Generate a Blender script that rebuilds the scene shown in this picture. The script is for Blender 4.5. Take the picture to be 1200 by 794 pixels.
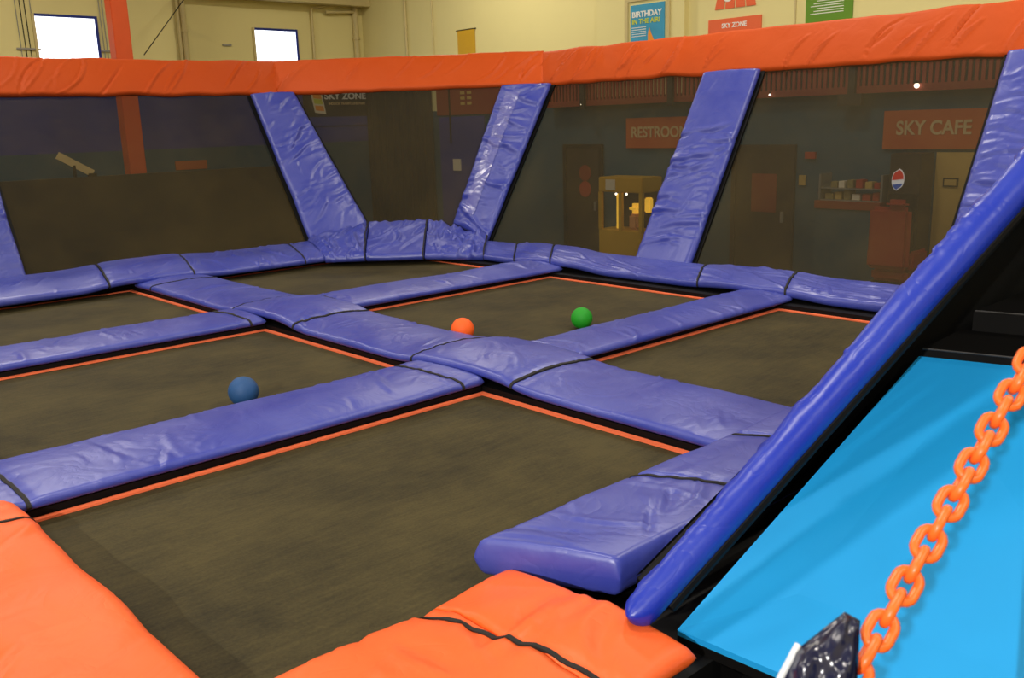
import bpy, bmesh, math, random
import numpy as np
from mathutils import Vector, Matrix, noise

for o in list(bpy.data.objects):
    bpy.data.objects.remove(o)
sc = bpy.context.scene
C = sc.collection
V = Vector
random.seed(4)

# ------------------------------------------------------------------ camera
cam_d = bpy.data.cameras.new('camera')
cam = bpy.data.objects.new('camera', cam_d)
C.objects.link(cam)
cam_d.sensor_width = 36.0
cam_d.lens = 32.4
rot = Matrix(((0.734223, 0.175625, -0.655799),
              (-0.678288, 0.148483, -0.719637),
              (-0.029011, 0.973195, 0.228144)))
cam.matrix_world = Matrix.Translation((0, 0, 1.6)) @ rot.to_4x4()
cam_d.dof.use_dof = True
cam_d.dof.focus_distance = 5.0
cam_d.dof.aperture_fstop = 9.0
cam_d.clip_start = 0.05
sc.camera = cam

# ------------------------------------------------------------------ world and lights
w = bpy.data.worlds.new('world')
sc.world = w
w.use_nodes = True
w.node_tree.nodes['Background'].inputs[0].default_value = (1.0, 0.97, 0.9, 1)
w.node_tree.nodes['Background'].inputs[1].default_value = 0.15

LAMP_POWER = 155.0
LAMP_SPOTS = [(-4, -4), (2, -4), (8, -3), (-4, 2), (1.5, 3.0), (7.5, 1.5),
              (-3, 9), (2.5, 9.5), (8.8, 6.5), (-3, 15), (4, 15), (10.5, 13.5)]
LAMP_Z = 6.4

# added fill light behind and above the viewer, throws the chain shadow
FILL_AT = V((-7.6, -2.58, 4.72))
FILL_AIM = V((3.2, 1.6, 0.3))
fill_d = bpy.data.lights.new('added_fill_light', 'SPOT')
fill_d.energy = 4300.0
fill_d.color = (1.0, 0.96, 0.90)
fill_d.spot_size = math.radians(70)
fill_d.spot_blend = 0.6
fill_d.shadow_soft_size = 0.06
fill_lamp = bpy.data.objects.new('added_fill_light', fill_d)
C.objects.link(fill_lamp)
fill_lamp.location = FILL_AT
fill_lamp.rotation_euler = (FILL_AIM - FILL_AT).to_track_quat('-Z', 'Y').to_euler()

vs = sc.view_settings
vs.view_transform = 'Standard'
vs.look = 'None'
vs.exposure = 0.0
vs.gamma = 1.0
vs.use_curve_mapping = False


# ------------------------------------------------------------------ materials
def srgb(r, g, b):
    def f(c):
        c /= 255.0
        return c / 12.92 if c <= 0.04045 else ((c + 0.055) / 1.055) ** 2.4
    return (f(r), f(g), f(b), 1.0)


def base_mat(name):
    m = bpy.data.materials.new(name)
    m.use_nodes = True
    nt = m.node_tree
    return m, nt, nt.nodes['Principled BSDF']


def N(nt, kind, **kw):
    n = nt.nodes.new(kind)
    for k, v in kw.items():
        if k in n.inputs:
            n.inputs[k].default_value = v
        else:
            setattr(n, k, v)
    return n


def plain(name, col, rough=0.6, metal=0.0, spec=0.5, var=0.12, scale=6.0, bump=0.0, bscale=40.0, emit=0.0):
    m, nt, b = base_mat(name)
    L = nt.links.new
    tc = N(nt, 'ShaderNodeTexCoord')
    nz = N(nt, 'ShaderNodeTexNoise', Scale=scale, Detail=5.0)
    L(tc.outputs['Object'], nz.inputs['Vector'])
    mx = N(nt, 'ShaderNodeMix', data_type='RGBA')
    mx.inputs[6].default_value = tuple(c * (1 - var) for c in col[:3]) + (1,)
    mx.inputs[7].default_value = tuple(min(1, c * (1 + var)) for c in col[:3]) + (1,)
    L(nz.outputs['Fac'], mx.inputs[0])
    L(mx.outputs[2], b.inputs['Base Color'])
    b.inputs['Roughness'].default_value = rough
    b.inputs['Metallic'].default_value = metal
    b.inputs['Specular IOR Level'].default_value = spec
    if bump:
        n2 = N(nt, 'ShaderNodeTexNoise', Scale=bscale, Detail=4.0)
        L(tc.outputs['Object'], n2.inputs['Vector'])
        bp = N(nt, 'ShaderNodeBump', Strength=bump, Distance=0.01)
        L(n2.outputs['Fac'], bp.inputs['Height'])
        L(bp.outputs[0], b.inputs['Normal'])
    if emit:
        b.inputs['Emission Color'].default_value = col
        b.inputs['Emission Strength'].default_value = emit
    return m


def vinyl(name, col, dust_sheen, rough=0.36, wr=0.35, dust_sheen_amt=0.35, spec=0.5):
    """Coated tarpaulin: faint pale patches of dust and painted sheen, small soft creases as bump."""
    m, nt, b = base_mat(name)
    L = nt.links.new
    tc = N(nt, 'ShaderNodeTexCoord')
    n1 = N(nt, 'ShaderNodeTexNoise', Scale=2.2, Detail=6.0, Roughness=0.62)
    L(tc.outputs['Object'], n1.inputs['Vector'])
    rp = N(nt, 'ShaderNodeValToRGB')
    rp.color_ramp.elements[0].position = 0.35
    rp.color_ramp.elements[1].position = 0.75
    rp.color_ramp.elements[1].color = (dust_sheen_amt, dust_sheen_amt, dust_sheen_amt, 1)
    rp.color_ramp.elements[0].color = (0, 0, 0, 1)
    L(n1.outputs['Fac'], rp.inputs[0])
    mx = N(nt, 'ShaderNodeMix', data_type='RGBA')
    mx.inputs[6].default_value = col
    mx.inputs[7].default_value = dust_sheen
    L(rp.outputs[0], mx.inputs[0])
    L(mx.outputs[2], b.inputs['Base Color'])
    rr = N(nt, 'ShaderNodeMapRange')
    rr.inputs['To Min'].default_value = rough - 0.05
    rr.inputs['To Max'].default_value = rough + 0.12
    L(n1.outputs['Fac'], rr.inputs['Value'])
    L(rr.outputs[0], b.inputs['Roughness'])
    b.inputs['Specular IOR Level'].default_value = spec
    # creases: distorted noise folded about its middle value
    n2 = N(nt, 'ShaderNodeTexNoise', Scale=3.6, Detail=3.0, Distortion=1.3)
    L(tc.outputs['Object'], n2.inputs['Vector'])
    s = N(nt, 'ShaderNodeMath', operation='SUBTRACT')
    s.inputs[1].default_value = 0.5
    L(n2.outputs['Fac'], s.inputs[0])
    a = N(nt, 'ShaderNodeMath', operation='ABSOLUTE')
    L(s.outputs[0], a.inputs[0])
    p = N(nt, 'ShaderNodeMath', operation='POWER')
    p.inputs[1].default_value = 0.6
    L(a.outputs[0], p.inputs[0])
    n3 = N(nt, 'ShaderNodeTexNoise', Scale=22.0, Detail=4.0)
    L(tc.outputs['Object'], n3.inputs['Vector'])
    ad = N(nt, 'ShaderNodeMath', operation='MULTIPLY_ADD')
    ad.inputs[1].default_value = 0.12
    L(n3.outputs['Fac'], ad.inputs[0])
    L(p.outputs[0], ad.inputs[2])
    bp = N(nt, 'ShaderNodeBump', Strength=wr, Distance=0.03)
    L(ad.outputs[0], bp.inputs['Height'])
    L(bp.outputs[0], b.inputs['Normal'])
    return m


def mat_fabric(name, c0, c1, transp=0.0, sc1=1.3):
    """Woven trampoline bed: scuffed olive black; wall beds are loose mesh one can see through."""
    m, nt, b = base_mat(name)
    L = nt.links.new
    tc = N(nt, 'ShaderNodeTexCoord')
    n1 = N(nt, 'ShaderNodeTexNoise', Scale=sc1, Detail=7.0, Roughness=0.65)
    L(tc.outputs['Object'], n1.inputs['Vector'])
    mp = N(nt, 'ShaderNodeMapping')
    mp.inputs['Scale'].default_value = (3.0, 24.0, 24.0)
    mp.inputs['Rotation'].default_value = (0, 0, 0.5)
    L(tc.outputs['Object'], mp.inputs[0])
    n2 = N(nt, 'ShaderNodeTexNoise', Scale=2.0, Detail=5.0)
    L(mp.outputs[0], n2.inputs['Vector'])
    n4 = N(nt, 'ShaderNodeTexNoise', Scale=90.0, Detail=2.0)
    L(tc.outputs['Object'], n4.inputs['Vector'])
    ad = N(nt, 'ShaderNodeMath', operation='MULTIPLY_ADD')
    ad.inputs[1].default_value = 0.35
    L(n2.outputs['Fac'], ad.inputs[0])
    L(n1.outputs['Fac'], ad.inputs[2])
    ad2 = N(nt, 'ShaderNodeMath', operation='MULTIPLY_ADD')
    ad2.inputs[1].default_value = 0.3
    L(n4.outputs['Fac'], ad2.inputs[0])
    L(ad.outputs[0], ad2.inputs[2])
    rp = N(nt, 'ShaderNodeValToRGB')
    rp.color_ramp.elements[0].position = 0.6
    rp.color_ramp.elements[0].color = c0
    rp.color_ramp.elements[1].position = 1.05
    rp.color_ramp.elements[1].color = c1
    L(ad2.outputs[0], rp.inputs[0])
    L(rp.outputs[0], b.inputs['Base Color'])
    b.inputs['Roughness'].default_value = 0.75
    b.inputs['Specular IOR Level'].default_value = 0.25
    bp = N(nt, 'ShaderNodeBump', Strength=0.25, Distance=0.004)
    L(n4.outputs['Fac'], bp.inputs['Height'])
    L(bp.outputs[0], b.inputs['Normal'])
    if transp:
        out = nt.nodes['Material Output']
        tr = N(nt, 'ShaderNodeBsdfTransparent')
        ms = N(nt, 'ShaderNodeMixShader')
        ms.inputs[0].default_value = transp
        L(b.outputs[0], ms.inputs[1])
        L(tr.outputs[0], ms.inputs[2])
        L(ms.outputs[0], out.inputs['Surface'])
    return m


M = {}
M['blue'] = vinyl('blue_vinyl', srgb(50, 62, 160), srgb(98, 104, 178), 0.36, 0.14, 0.45, 0.7)  # paler patches are dust plus reflected sheen painted into the colour
M['blue_bolster'] = vinyl('bright_blue_vinyl', srgb(18, 44, 168), srgb(60, 80, 180), 0.33, 0.16, 0.5)
M['orange'] = vinyl('orange_vinyl', srgb(236, 92, 28), srgb(238, 116, 56), 0.45, 0.10, 0.3)
M['orange_rail'] = vinyl('orange_rail_vinyl', srgb(188, 72, 14), srgb(198, 86, 28), 0.55, 0.10, 0.3, 0.25)
M['mat'] = mat_fabric('trampoline_bed', srgb(38, 34, 18), srgb(72, 64, 36))
M['mesh'] = mat_fabric('wall_mesh', srgb(32, 27, 12), srgb(62, 52, 25), 0.28, 0.8)
M['black_mesh'] = mat_fabric('black_wall_mesh', srgb(5, 5, 5), srgb(9, 8, 8), 0.0, 0.8)
M['tape'] = vinyl('pale_tape', srgb(96, 100, 176), srgb(130, 132, 190), 0.22, 0.2, 0.6, 0.8)
M['strap'] = plain('black_elastic', srgb(24, 22, 22), 0.8, var=0.2)
M['edge'] = plain('orange_webbing', srgb(232, 108, 66), 0.7, var=0.08, scale=20)
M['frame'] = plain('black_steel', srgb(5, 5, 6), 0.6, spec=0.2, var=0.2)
M['deck_black'] = plain('black_carpet', srgb(6, 5, 5), 0.95, spec=0.05, var=0.3, scale=30, bump=0.3, bscale=150)
M['black_board'] = plain('black_board', srgb(5, 4, 4), 0.7, spec=0.15, var=0.3, scale=12)
M['nosing'] = plain('worn_edge', srgb(48, 46, 45), 0.5, var=0.3, scale=30)
M['cyan'] = plain('cyan_foam', srgb(22, 148, 218), 0.6, var=0.05, scale=3, bump=0.05, bscale=20, spec=0.3)
M['chain'] = plain('orange_plastic', srgb(242, 108, 40), 0.35, var=0.05, scale=20)
M['foil'] = plain('crinkled_plastic', srgb(24, 28, 56), 0.22, var=0.5, scale=30, spec=0.9)
M['white_plastic'] = plain('white_plastic', srgb(215, 218, 222), 0.3, var=0.05)
M['ball_orange'] = plain('orange_rubber', srgb(248, 96, 22), 0.65, var=0.05, scale=30, bump=0.15, bscale=120)
M['ball_green'] = plain('green_rubber', srgb(14, 146, 24), 0.65, var=0.06, scale=30, bump=0.15, bscale=120)
M['ball_blue'] = plain('blue_rubber', srgb(26, 74, 128), 0.65, var=0.15, scale=18, bump=0.15, bscale=120)
M['cream'] = plain('cream_paint', srgb(226, 214, 150), 0.75, var=0.04, scale=1.2, bump=0.03, bscale=30)
M['cream_dark'] = plain('cream_pipe_paint', srgb(200, 184, 130), 0.6, var=0.08)
M['navy'] = plain('navy_paint', srgb(24, 44, 132), 0.7, var=0.08, scale=2)
M['teal'] = plain('teal_paint', srgb(26, 76, 92), 0.7, var=0.06, scale=2)  # base darkened to hold the shade under the balcony
M['ceil'] = plain('ceiling_paint', srgb(205, 196, 160), 0.85, var=0.05)
M['floor'] = plain('floor_carpet', srgb(70, 62, 46), 0.95, var=0.25, scale=8)
M['barrier'] = plain('dark_olive_board', srgb(52, 44, 22), 0.8, var=0.15)
M['column'] = plain('orange_column_paint', srgb(214, 82, 26), 0.6, var=0.06)
M['red_rail'] = plain('red_rail_paint', srgb(138, 44, 18), 0.6, var=0.1)
M['red_dark'] = plain('red_panel_paint', srgb(132, 44, 18), 0.7, var=0.08)
M['sign_orange'] = plain('orange_sign', srgb(186, 86, 24), 0.6, var=0.05)  # balcony shade is mixed into this darker orange too
M['sign_text'] = plain('sign_lettering', srgb(205, 178, 128), 0.6, var=0.03)
M['white_text'] = plain('white_lettering', srgb(240, 238, 228), 0.6, var=0.02)
M['dark_brown'] = plain('dark_brown_door', srgb(42, 30, 18), 0.6, var=0.15)
M['dark_void'] = plain('dark_curtain', srgb(36, 30, 18), 0.9, var=0.2)
M['yellow'] = plain('yellow_paint', srgb(206, 160, 22), 0.5, var=0.06)
M['tan'] = plain('tan_paint', srgb(190, 158, 84), 0.7, var=0.06)
M['glass_lit'] = plain('lit_yellow_panel', srgb(244, 190, 60), 0.5, emit=1.6)
M['lamp_spot'] = plain('small_lamp', srgb(255, 240, 210), 0.5, emit=9.0)
M['sky_pane'] = plain('bright_pane', srgb(246, 249, 255), 0.4, emit=2.6, var=0.0)
M['lens'] = plain('lamp_lens', srgb(255, 240, 214), 0.5, emit=6.0, var=0.0)
M['steel'] = plain('grey_steel', srgb(150, 148, 140), 0.45, metal=0.5)
M['poster_blue'] = plain('poster_blue', srgb(58, 152, 190), 0.5, var=0.2, scale=5)
M['poster_green'] = plain('poster_green', srgb(96, 142, 32), 0.5, var=0.05)
M['lime'] = plain('lime_print', srgb(200, 208, 60), 0.5)
M['poster_orange'] = plain('poster_orange', srgb(240, 150, 40), 0.5)
M['logo_orange'] = plain('logo_orange', srgb(232, 104, 58), 0.55, var=0.04)
M['paper'] = plain('paper', srgb(226, 216, 190), 0.7)
M['pale_board'] = plain('pale_board', srgb(225, 200, 140), 0.6)
M['red_pad'] = plain('red_upholstery', srgb(170, 52, 32), 0.6, var=0.1)
M['logo_red'] = plain('logo_red', srgb(214, 40, 36), 0.4, emit=0.5)
M['logo_white'] = plain('logo_white', srgb(240, 240, 240), 0.4, emit=0.5)
M['logo_blue'] = plain('logo_blue', srgb(36, 84, 170), 0.4, emit=0.5)
M['grey_goods'] = plain('mixed_goods', srgb(140, 126, 78), 0.7, var=0.4, scale=14)
M['skin_pink'] = plain('peach_print', srgb(220, 160, 110), 0.6)


# ------------------------------------------------------------------ object helpers
def tag(o, label=None, cat=None, group=None, kind=None):
    if label:
        o['label'] = label
    if cat:
        o['category'] = cat
    if group:
        o['group'] = group
    if kind:
        o['kind'] = kind
    return o


def empty(name, loc, label, cat, group=None):
    o = bpy.data.objects.new(name, None)
    o.empty_display_size = 0.1
    C.objects.link(o)
    o.location = loc
    return tag(o, label, cat, group)


def link(name, me, mat, parent=None, loc=(0, 0, 0), smooth=False):
    o = bpy.data.objects.new(name, me)
    C.objects.link(o)
    if mat is not None and not me.materials:
        me.materials.append(mat)
    if smooth:
        me.polygons.foreach_set('use_smooth', [True] * len(me.polygons))
    if parent is not None:
        o.parent = parent
        o.location = V(loc) - world_loc(parent)
    else:
        o.location = loc
    return o


def world_loc(o):
    p = V(o.location)
    while o.parent is not None:
        o = o.parent
        p += V(o.location)
    return p


def mesh_from(verts, faces, name='m'):
    me = bpy.data.meshes.new(name)
    me.from_pydata([tuple(v) for v in verts], [], faces)
    me.update()
    return me


def box_mesh(sx, sy, sz, bevel=0.0):
    """box with base centre at origin"""
    bm = bmesh.new()
    bmesh.ops.create_cube(bm, size=1.0)
    bmesh.ops.scale(bm, vec=(sx, sy, sz), verts=bm.verts)
    bmesh.ops.translate(bm, vec=(0, 0, sz / 2), verts=bm.verts)
    if bevel:
        bmesh.ops.bevel(bm, geom=bm.edges[:], offset=bevel, segments=2, affect='EDGES')
    me = bpy.data.meshes.new('box')
    bm.to_mesh(me)
    bm.free()
    return me


def box(name, lo, hi, mat, parent=None, bevel=0.0):
    lo, hi = V(lo), V(hi)
    s = hi - lo
    me = box_mesh(s.x, s.y, s.z, bevel)
    return link(name, me, mat, parent, ((lo.x + hi.x) / 2, (lo.y + hi.y) / 2, lo.z))


def tube_mesh(pts, r, n=10, closed=False):
    pts = [V(p) for p in pts]
    vs_, fs = [], []
    k = len(pts)
    up = V((0, 0, 1))
    for i, p in enumerate(pts):
        a = pts[(i - 1) % k] if (closed or i > 0) else p
        b = pts[(i + 1) % k] if (closed or i < k - 1) else p
        t = (b - a).normalized()
        ref = up if abs(t.z) < 0.95 else V((1, 0, 0))
        s = t.cross(ref).normalized()
        q = s.cross(t).normalized()
        for j in range(n):
            an = 2 * math.pi * j / n
            vs_.append(p + r * (math.cos(an) * s + math.sin(an) * q))
    rng = k if closed else k - 1
    for i in range(rng):
        for j in range(n):
            a = i * n + j
            b = i * n + (j + 1) % n
            c = ((i + 1) % k) * n + (j + 1) % n
            d = ((i + 1) % k) * n + j
            fs.append((a, b, c, d))
    if not closed:
        fs.append(tuple(range(n))[::-1])
        fs.append(tuple((k - 1) * n + j for j in range(n)))
    return mesh_from(vs_, fs)


def tube(name, a, b, r, mat, parent=None, n=12):
    a, b = V(a), V(b)
    base = a if a.z <= b.z else b
    return link(name, tube_mesh([a - base, b - base], r, n), mat, parent, base, smooth=False)


def text_obj(name, body, size, mat, parent, loc, facing, extrude=0.006, align='LEFT', fit=None, rotz=0.0):
    cu = bpy.data.curves.new('t', 'FONT')
    cu.body = body
    cu.size = size
    cu.extrude = extrude
    cu.align_x = align
    cu.offset = size * 0.025
    tmp = bpy.data.objects.new('t', cu)
    C.objects.link(tmp)
    bpy.context.view_layer.update()
    dg = bpy.context.evaluated_depsgraph_get()
    me = bpy.data.meshes.new_from_object(tmp.evaluated_get(dg))
    bpy.data.objects.remove(tmp)
    if fit:
        xs = [v.co.x for v in me.vertices]
        k = fit / (max(xs) - min(xs))
        x0 = min(xs)
        for v in me.vertices:
            v.co.x = (v.co.x - x0) * k
    if facing == 'E':      # on the east wall, reads towards -Y, faces -X
        R = Matrix(((0, 0, -1), (-1, 0, 0), (0, 1, 0)))
    else:                  # on the north wall, faces -Y
        R = Matrix(((1, 0, 0), (0, 0, -1), (0, 1, 0)))
    if rotz:
        R = R @ Matrix.Rotation(rotz, 3, 'Z')
    me.transform(R.to_4x4())
    me.materials.clear()
    return link(name, me, mat, parent, loc)


# ------------------------------------------------------------------ soft pads
def fold(x):
    return (1.0 - min(1.0, abs(x) * 2.6)) ** 2


class Run:
    """A padded cover over a quad: u runs P00->P10, v runs P00->P01; thickness rises along n."""

    def __init__(s, P00, P10, P11, P01, thick, crown=0.02, seed=0.0, lump=0.006, folds=(), straps=(), humps=(),
                 up=(0, 0, 1), nv=30, wig=0.006, dip=0.008, strap_skew=0.0, gather=0.008, edge_r=None, taper=0.0):
        s.taper = taper
        s.P = [V(P00), V(P10), V(P11), V(P01)]
        s.t, s.crown, s.seed, s.lump = thick, crown, seed, lump
        s.straps, s.humps, s.wig, s.dip, s.skew, s.gather = straps, humps, wig, dip, strap_skew, gather
        s.L = ((s.P[1] - s.P[0]).length + (s.P[2] - s.P[3]).length) / 2
        s.W = ((s.P[3] - s.P[0]).length + (s.P[2] - s.P[1]).length) / 2
        n = (s.P[2] - s.P[0]).cross(s.P[3] - s.P[1]).normalized()
        if n.dot(V(up)) < 0:
            n = -n
        s.n = n
        t = thick
        r = edge_r or t / 2
        pr = []
        for i in range(nv + 1):
            pr.append((r + (s.W - 2 * r) * i / nv, 1.0, True))
        for k in range(1, 6):
            a = math.pi / 2 - math.pi * k / 6
            pr.append((s.W - r + r * math.cos(a), 0.5 + 0.5 * math.sin(a), False))
        for i in range(4):
            pr.append((s.W - r - (s.W - 2 * r) * i / 3, 0.0, False))
        for k in range(1, 6):
            a = -math.pi / 2 - math.pi * k / 6
            pr.append((r + r * math.cos(a), 0.5 + 0.5 * math.sin(a), False))
        s.pr = pr
        # fold lines: (count, angle, spread, (len lo, hi), (width lo, hi), height, (u range), (v range))
        rg = random.Random(int(seed * 100))
        s.lines = []
        for cnt, ang, spr, ln, wd, amp, ur, vr in folds:
            for _ in range(cnt):
                th = math.radians(ang + rg.uniform(-spr, spr))
                s.lines.append((rg.uniform(*ur) * s.L, rg.uniform(*vr) * s.W, math.cos(th), math.sin(th), rg.uniform(*ln) / 2,
                                rg.uniform(*wd), amp * rg.uniform(0.35, 1.0) * (1 if rg.random() < 0.75 else -0.8), rg.uniform(-1.2, 1.2)))

    def extra(s, us, vs):
        us, vs = np.asarray(us, float), np.asarray(vs, float)
        d = np.zeros_like(us)
        for u0, v0, c, sn, hl, wd, amp, bend in s.lines:
            a = (us - u0) * c + (vs - v0) * sn
            b = -(us - u0) * sn + (vs - v0) * c - bend * a * a
            e = np.clip(1 - (a / hl) ** 2, 0, 1)
            w = wd * (0.45 + 0.55 * e)
            x = b / w
            prof = np.where(x > 0, np.exp(-x * x * 3.2), np.exp(-x * x * 0.7)) - 0.45 * np.exp(-((x - 1.1) ** 2) * 2.5)
            d += amp * e * prof
        return d

    def at(s, u, v, h, off=0.0, shrink=1.0, ex=None):
        """u, v in metres, h 0..1 through the thickness"""
        if ex is None:
            ex = float(s.extra([u], [v])[0])
        a, b = u / s.L, v / s.W
        P = s.P
        base = (P[0] * (1 - a) + P[1] * a) * (1 - b) + (P[3] * (1 - a) + P[2] * a) * b
        x = 2 * b - 1
        tf = 1.0 + s.taper * a
        hh = s.t * tf * h + s.crown * max(0.0, 1 - x * x) * h
        sd = s.seed
        d = s.lump * (noise.noise(V((u * 1.7, v * 2.3, sd))) * 1.6 + 0.6 * noise.noise(V((u * 5.0, v * 6.0, sd + 2.0)))) + ex
        for us in s.straps:
            du = u - us - s.skew * (b - 0.5)
            if abs(du) < 0.6:
                d -= s.dip * math.exp(-(du / 0.035) ** 2)
                d += s.gather * math.exp(-abs(du) / 0.12) * noise.noise(V((u * 2.5, v * 17.0, sd + us)))
        for us, amp, wd in s.humps:
            base = base + s.n * (amp * math.exp(-((u - us) / wd) ** 4))
        hh += d * h
        base = base + (P[3] - P[0]).normalized() * (s.wig * x * noise.noise(V((u * 2.2, sd, 1.0 if b > .5 else 5.0))))
        mid = s.t * tf * 0.5
        return base + s.n * (mid + (hh - mid) * shrink + off)

    def piece(s, u0, u1, res=0.018, e0=None, e1=None):
        """closed soft mesh for u0..u1, ends rounded by e0/e1"""
        e0 = s.t / 2 if e0 is None else e0
        e1 = s.t / 2 if e1 is None else e1
        st = []
        for k in range(5):
            a = math.pi / 2 * (1 - k / 4)
            st.append((u0 + e0 * (1 - math.sin(a)), math.cos(a)))
        n = max(2, int((u1 - u0 - e0 - e1) / res))
        for i in range(1, n):
            st.append((u0 + e0 + (u1 - u0 - e0 - e1) * i / n, 1.0))
        for k in range(5):
            a = math.pi / 2 * k / 4
            st.append((u1 - e1 + e1 * math.sin(a), math.cos(a)))
        m = len(s.pr)
        U = np.repeat([q[0] for q in st], m)
        W_ = np.tile([q[0] for q in s.pr], len(st))
        E_ = s.extra(U, W_)
        vs_, fs = [], []
        k = 0
        for u, sh in st:
            for v, h, top in s.pr:
                vs_.append(s.at(u, v, h, 0.0, max(0.03, sh), float(E_[k])))
                k += 1
        for i in range(len(st) - 1):
            for j in range(m):
                a = i * m + j
                b = i * m + (j + 1) % m
                fs.append((a, b, b + m, a + m))
        fs.append(tuple(range(m))[::-1])
        fs.append(tuple((len(st) - 1) * m + j for j in range(m)))
        return vs_, fs

    def strap(s, us, w=0.018, th=0.006):
        vs_, fs = [], []
        idx = [i for i in range(len(s.pr)) if s.pr[i][1] > 0.2]
        seq = sorted([i for i in idx if s.pr[i][2]], key=lambda i: s.pr[i][0])
        left = sorted([i for i in idx if not s.pr[i][2] and s.pr[i][0] < s.W / 2], key=lambda i: s.pr[i][1])
        right = sorted([i for i in idx if not s.pr[i][2] and s.pr[i][0] > s.W / 2], key=lambda i: -s.pr[i][1])
        seq = left + seq + right
        for i in seq:
            v, h, top = s.pr[i]
            sk = s.skew * (v / s.W - 0.5)
            out = V((0, 0, 0))
            lat = (s.P[3] - s.P[0]).normalized()
            if not top:
                out = lat * (th if v > s.W / 2 else -th)
            for du, off in ((-w / 2, -0.004), (w / 2, -0.004), (w / 2, th), (-w / 2, th)):
                vs_.append(s.at(us + du + sk, v, h, off if top else 0.0) + (out if off > 0 else V((0, 0, 0))))
        for k in range(len(seq) - 1):
            for j in range(4):
                a = k * 4 + j
                b = k * 4 + (j + 1) % 4
                fs.append((a, b, b + 4, a + 4))
        fs.append((3, 2, 1, 0))
        e = (len(seq) - 1) * 4
        fs.append((e, e + 1, e + 2, e + 3))
        return vs_, fs


def fix_normals(me):
    bm = bmesh.new()
    bm.from_mesh(me)
    bmesh.ops.recalc_face_normals(bm, faces=bm.faces[:])
    bm.to_mesh(me)
    bm.free()


def put_pad(run, u0, u1, name, label, mat, group=None, straps=(), e0=None, e1=None, cat='pad', res=0.018):
    vs_, fs = run.piece(u0, u1, res, e0, e1)
    c = sum(vs_, V()) / len(vs_)
    c.z = min(v.z for v in vs_)
    me = mesh_from([v - c for v in vs_], fs)
    fix_normals(me)
    if straps:
        root = empty(name, c, label, cat, group)
        link('cover', me, mat, root, c, smooth=True)
        for us in straps:
            sv, sf = run.strap(us)
            m2 = mesh_from([v - c for v in sv], sf)
            fix_normals(m2)
            link('strap', m2, M['strap'], root, c)
        return root
    o = link(name, me, mat, None, c, smooth=True)
    return tag(o, label, cat, group)


# ------------------------------------------------------------------ building shell
XE, YN, XW, YS, ZF, ZC = 13.0, 19.2, -8.0, -8.0, -1.0, 7.2


def structure(name, lo, hi, mat):
    return tag(box(name, lo, hi, mat), kind='structure')


structure('floor', (XW, YS, ZF - 0.2), (XE, YN, ZF), M['floor'])
structure('ceiling', (XW, YS, ZC), (XE, YN, ZC + 0.2), M['ceil'])
# north wall: cream above, navy and teal below
wn = structure('wall_north', (XW, YN, 2.62), (XE + 0.2, YN + 0.2, ZC), M['cream'])
box('navy_dado', (XW, YN, 1.28), (XE, YN + 0.2, 2.62), M['navy'], wn)
box('teal_dado', (XW, YN, ZF), (XE, YN + 0.2, 1.28), M['teal'], wn)
we = structure('wall_east', (XE, YS, 1.9), (XE + 0.2, YN, ZC), M['cream'])
box('teal_dado', (XE, YS, ZF), (XE + 0.2, YN, 1.9), M['teal'], we)
structure('wall_west', (XW - 0.2, YS, ZF), (XW, YN, ZC), M['cream'])
structure('wall_south', (XW, YS - 0.2, ZF), (XE, YS, ZC), M['cream'])
# shallow pilaster where the east wall steps
tag(box('trim_1', (XE - 0.12, 9.72, 2.0), (XE - 0.001, 11.64, ZC - 0.01), M['cream']), kind='structure')

# high windows in the north wall
for k, (x0, x1, z0, z1) in enumerate(((5.74, 6.82, 2.85, 3.78), (10.18, 11.18, 2.85, 3.72))):
    wd = empty('window_%d' % (k + 1), ((x0 + x1) / 2, YN, z0), None, None)
    tag(wd, kind='structure')
    f = 0.05
    bx = lambda n, a, b, c, d, m, y0=YN - 0.05, y1=YN - 0.002: box(n, (a, y0, c), (b, y1, d), m, wd)
    bx('pane', x0, x1, z0, z1, M['sky_pane'], YN - 0.03, YN - 0.004)
    bx('window_frame', x0 - f, x0, z0 - f, z1 + f, M['cream_dark'])
    bx('window_frame', x1, x1 + f, z0 - f, z1 + f, M['navy'])
    bx('window_frame', x0, x1, z1, z1 + f, M['navy'])
    bx('window_frame', x0, x1, z0 - f, z0, M['cream_dark'])

# ------------------------------------------------------------------ ceiling lamps
for k, (x, y) in enumerate(LAMP_SPOTS):
    lp = empty('bay_lamp', (x, y, LAMP_Z), 'high bay lamp hanging from the hall ceiling', 'lamp', 'high bay lamps under the ceiling')
    box('housing', (x - 0.45, y - 0.3, LAMP_Z + 0.03), (x + 0.45, y + 0.3, LAMP_Z + 0.2), M['steel'], lp, 0.02)
    box('lens', (x - 0.4, y - 0.25, LAMP_Z + 0.0), (x + 0.4, y + 0.25, LAMP_Z + 0.03), M['lens'], lp)
    tube('hanger', (x, y, LAMP_Z + 0.2), (x, y, ZC), 0.012, M['steel'], lp, 8)
    ld = bpy.data.lights.new('bay_lamp_light', 'AREA')
    ld.shape = 'RECTANGLE'
    ld.size = 0.8
    ld.size_y = 0.5
    ld.energy = LAMP_POWER
    ld.color = (1.0, 0.92, 0.78)
    lo = bpy.data.objects.new('bay_lamp_light', ld)
    C.objects.link(lo)
    lo.parent = lp
    lo.location = (0, 0, -0.02)

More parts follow.
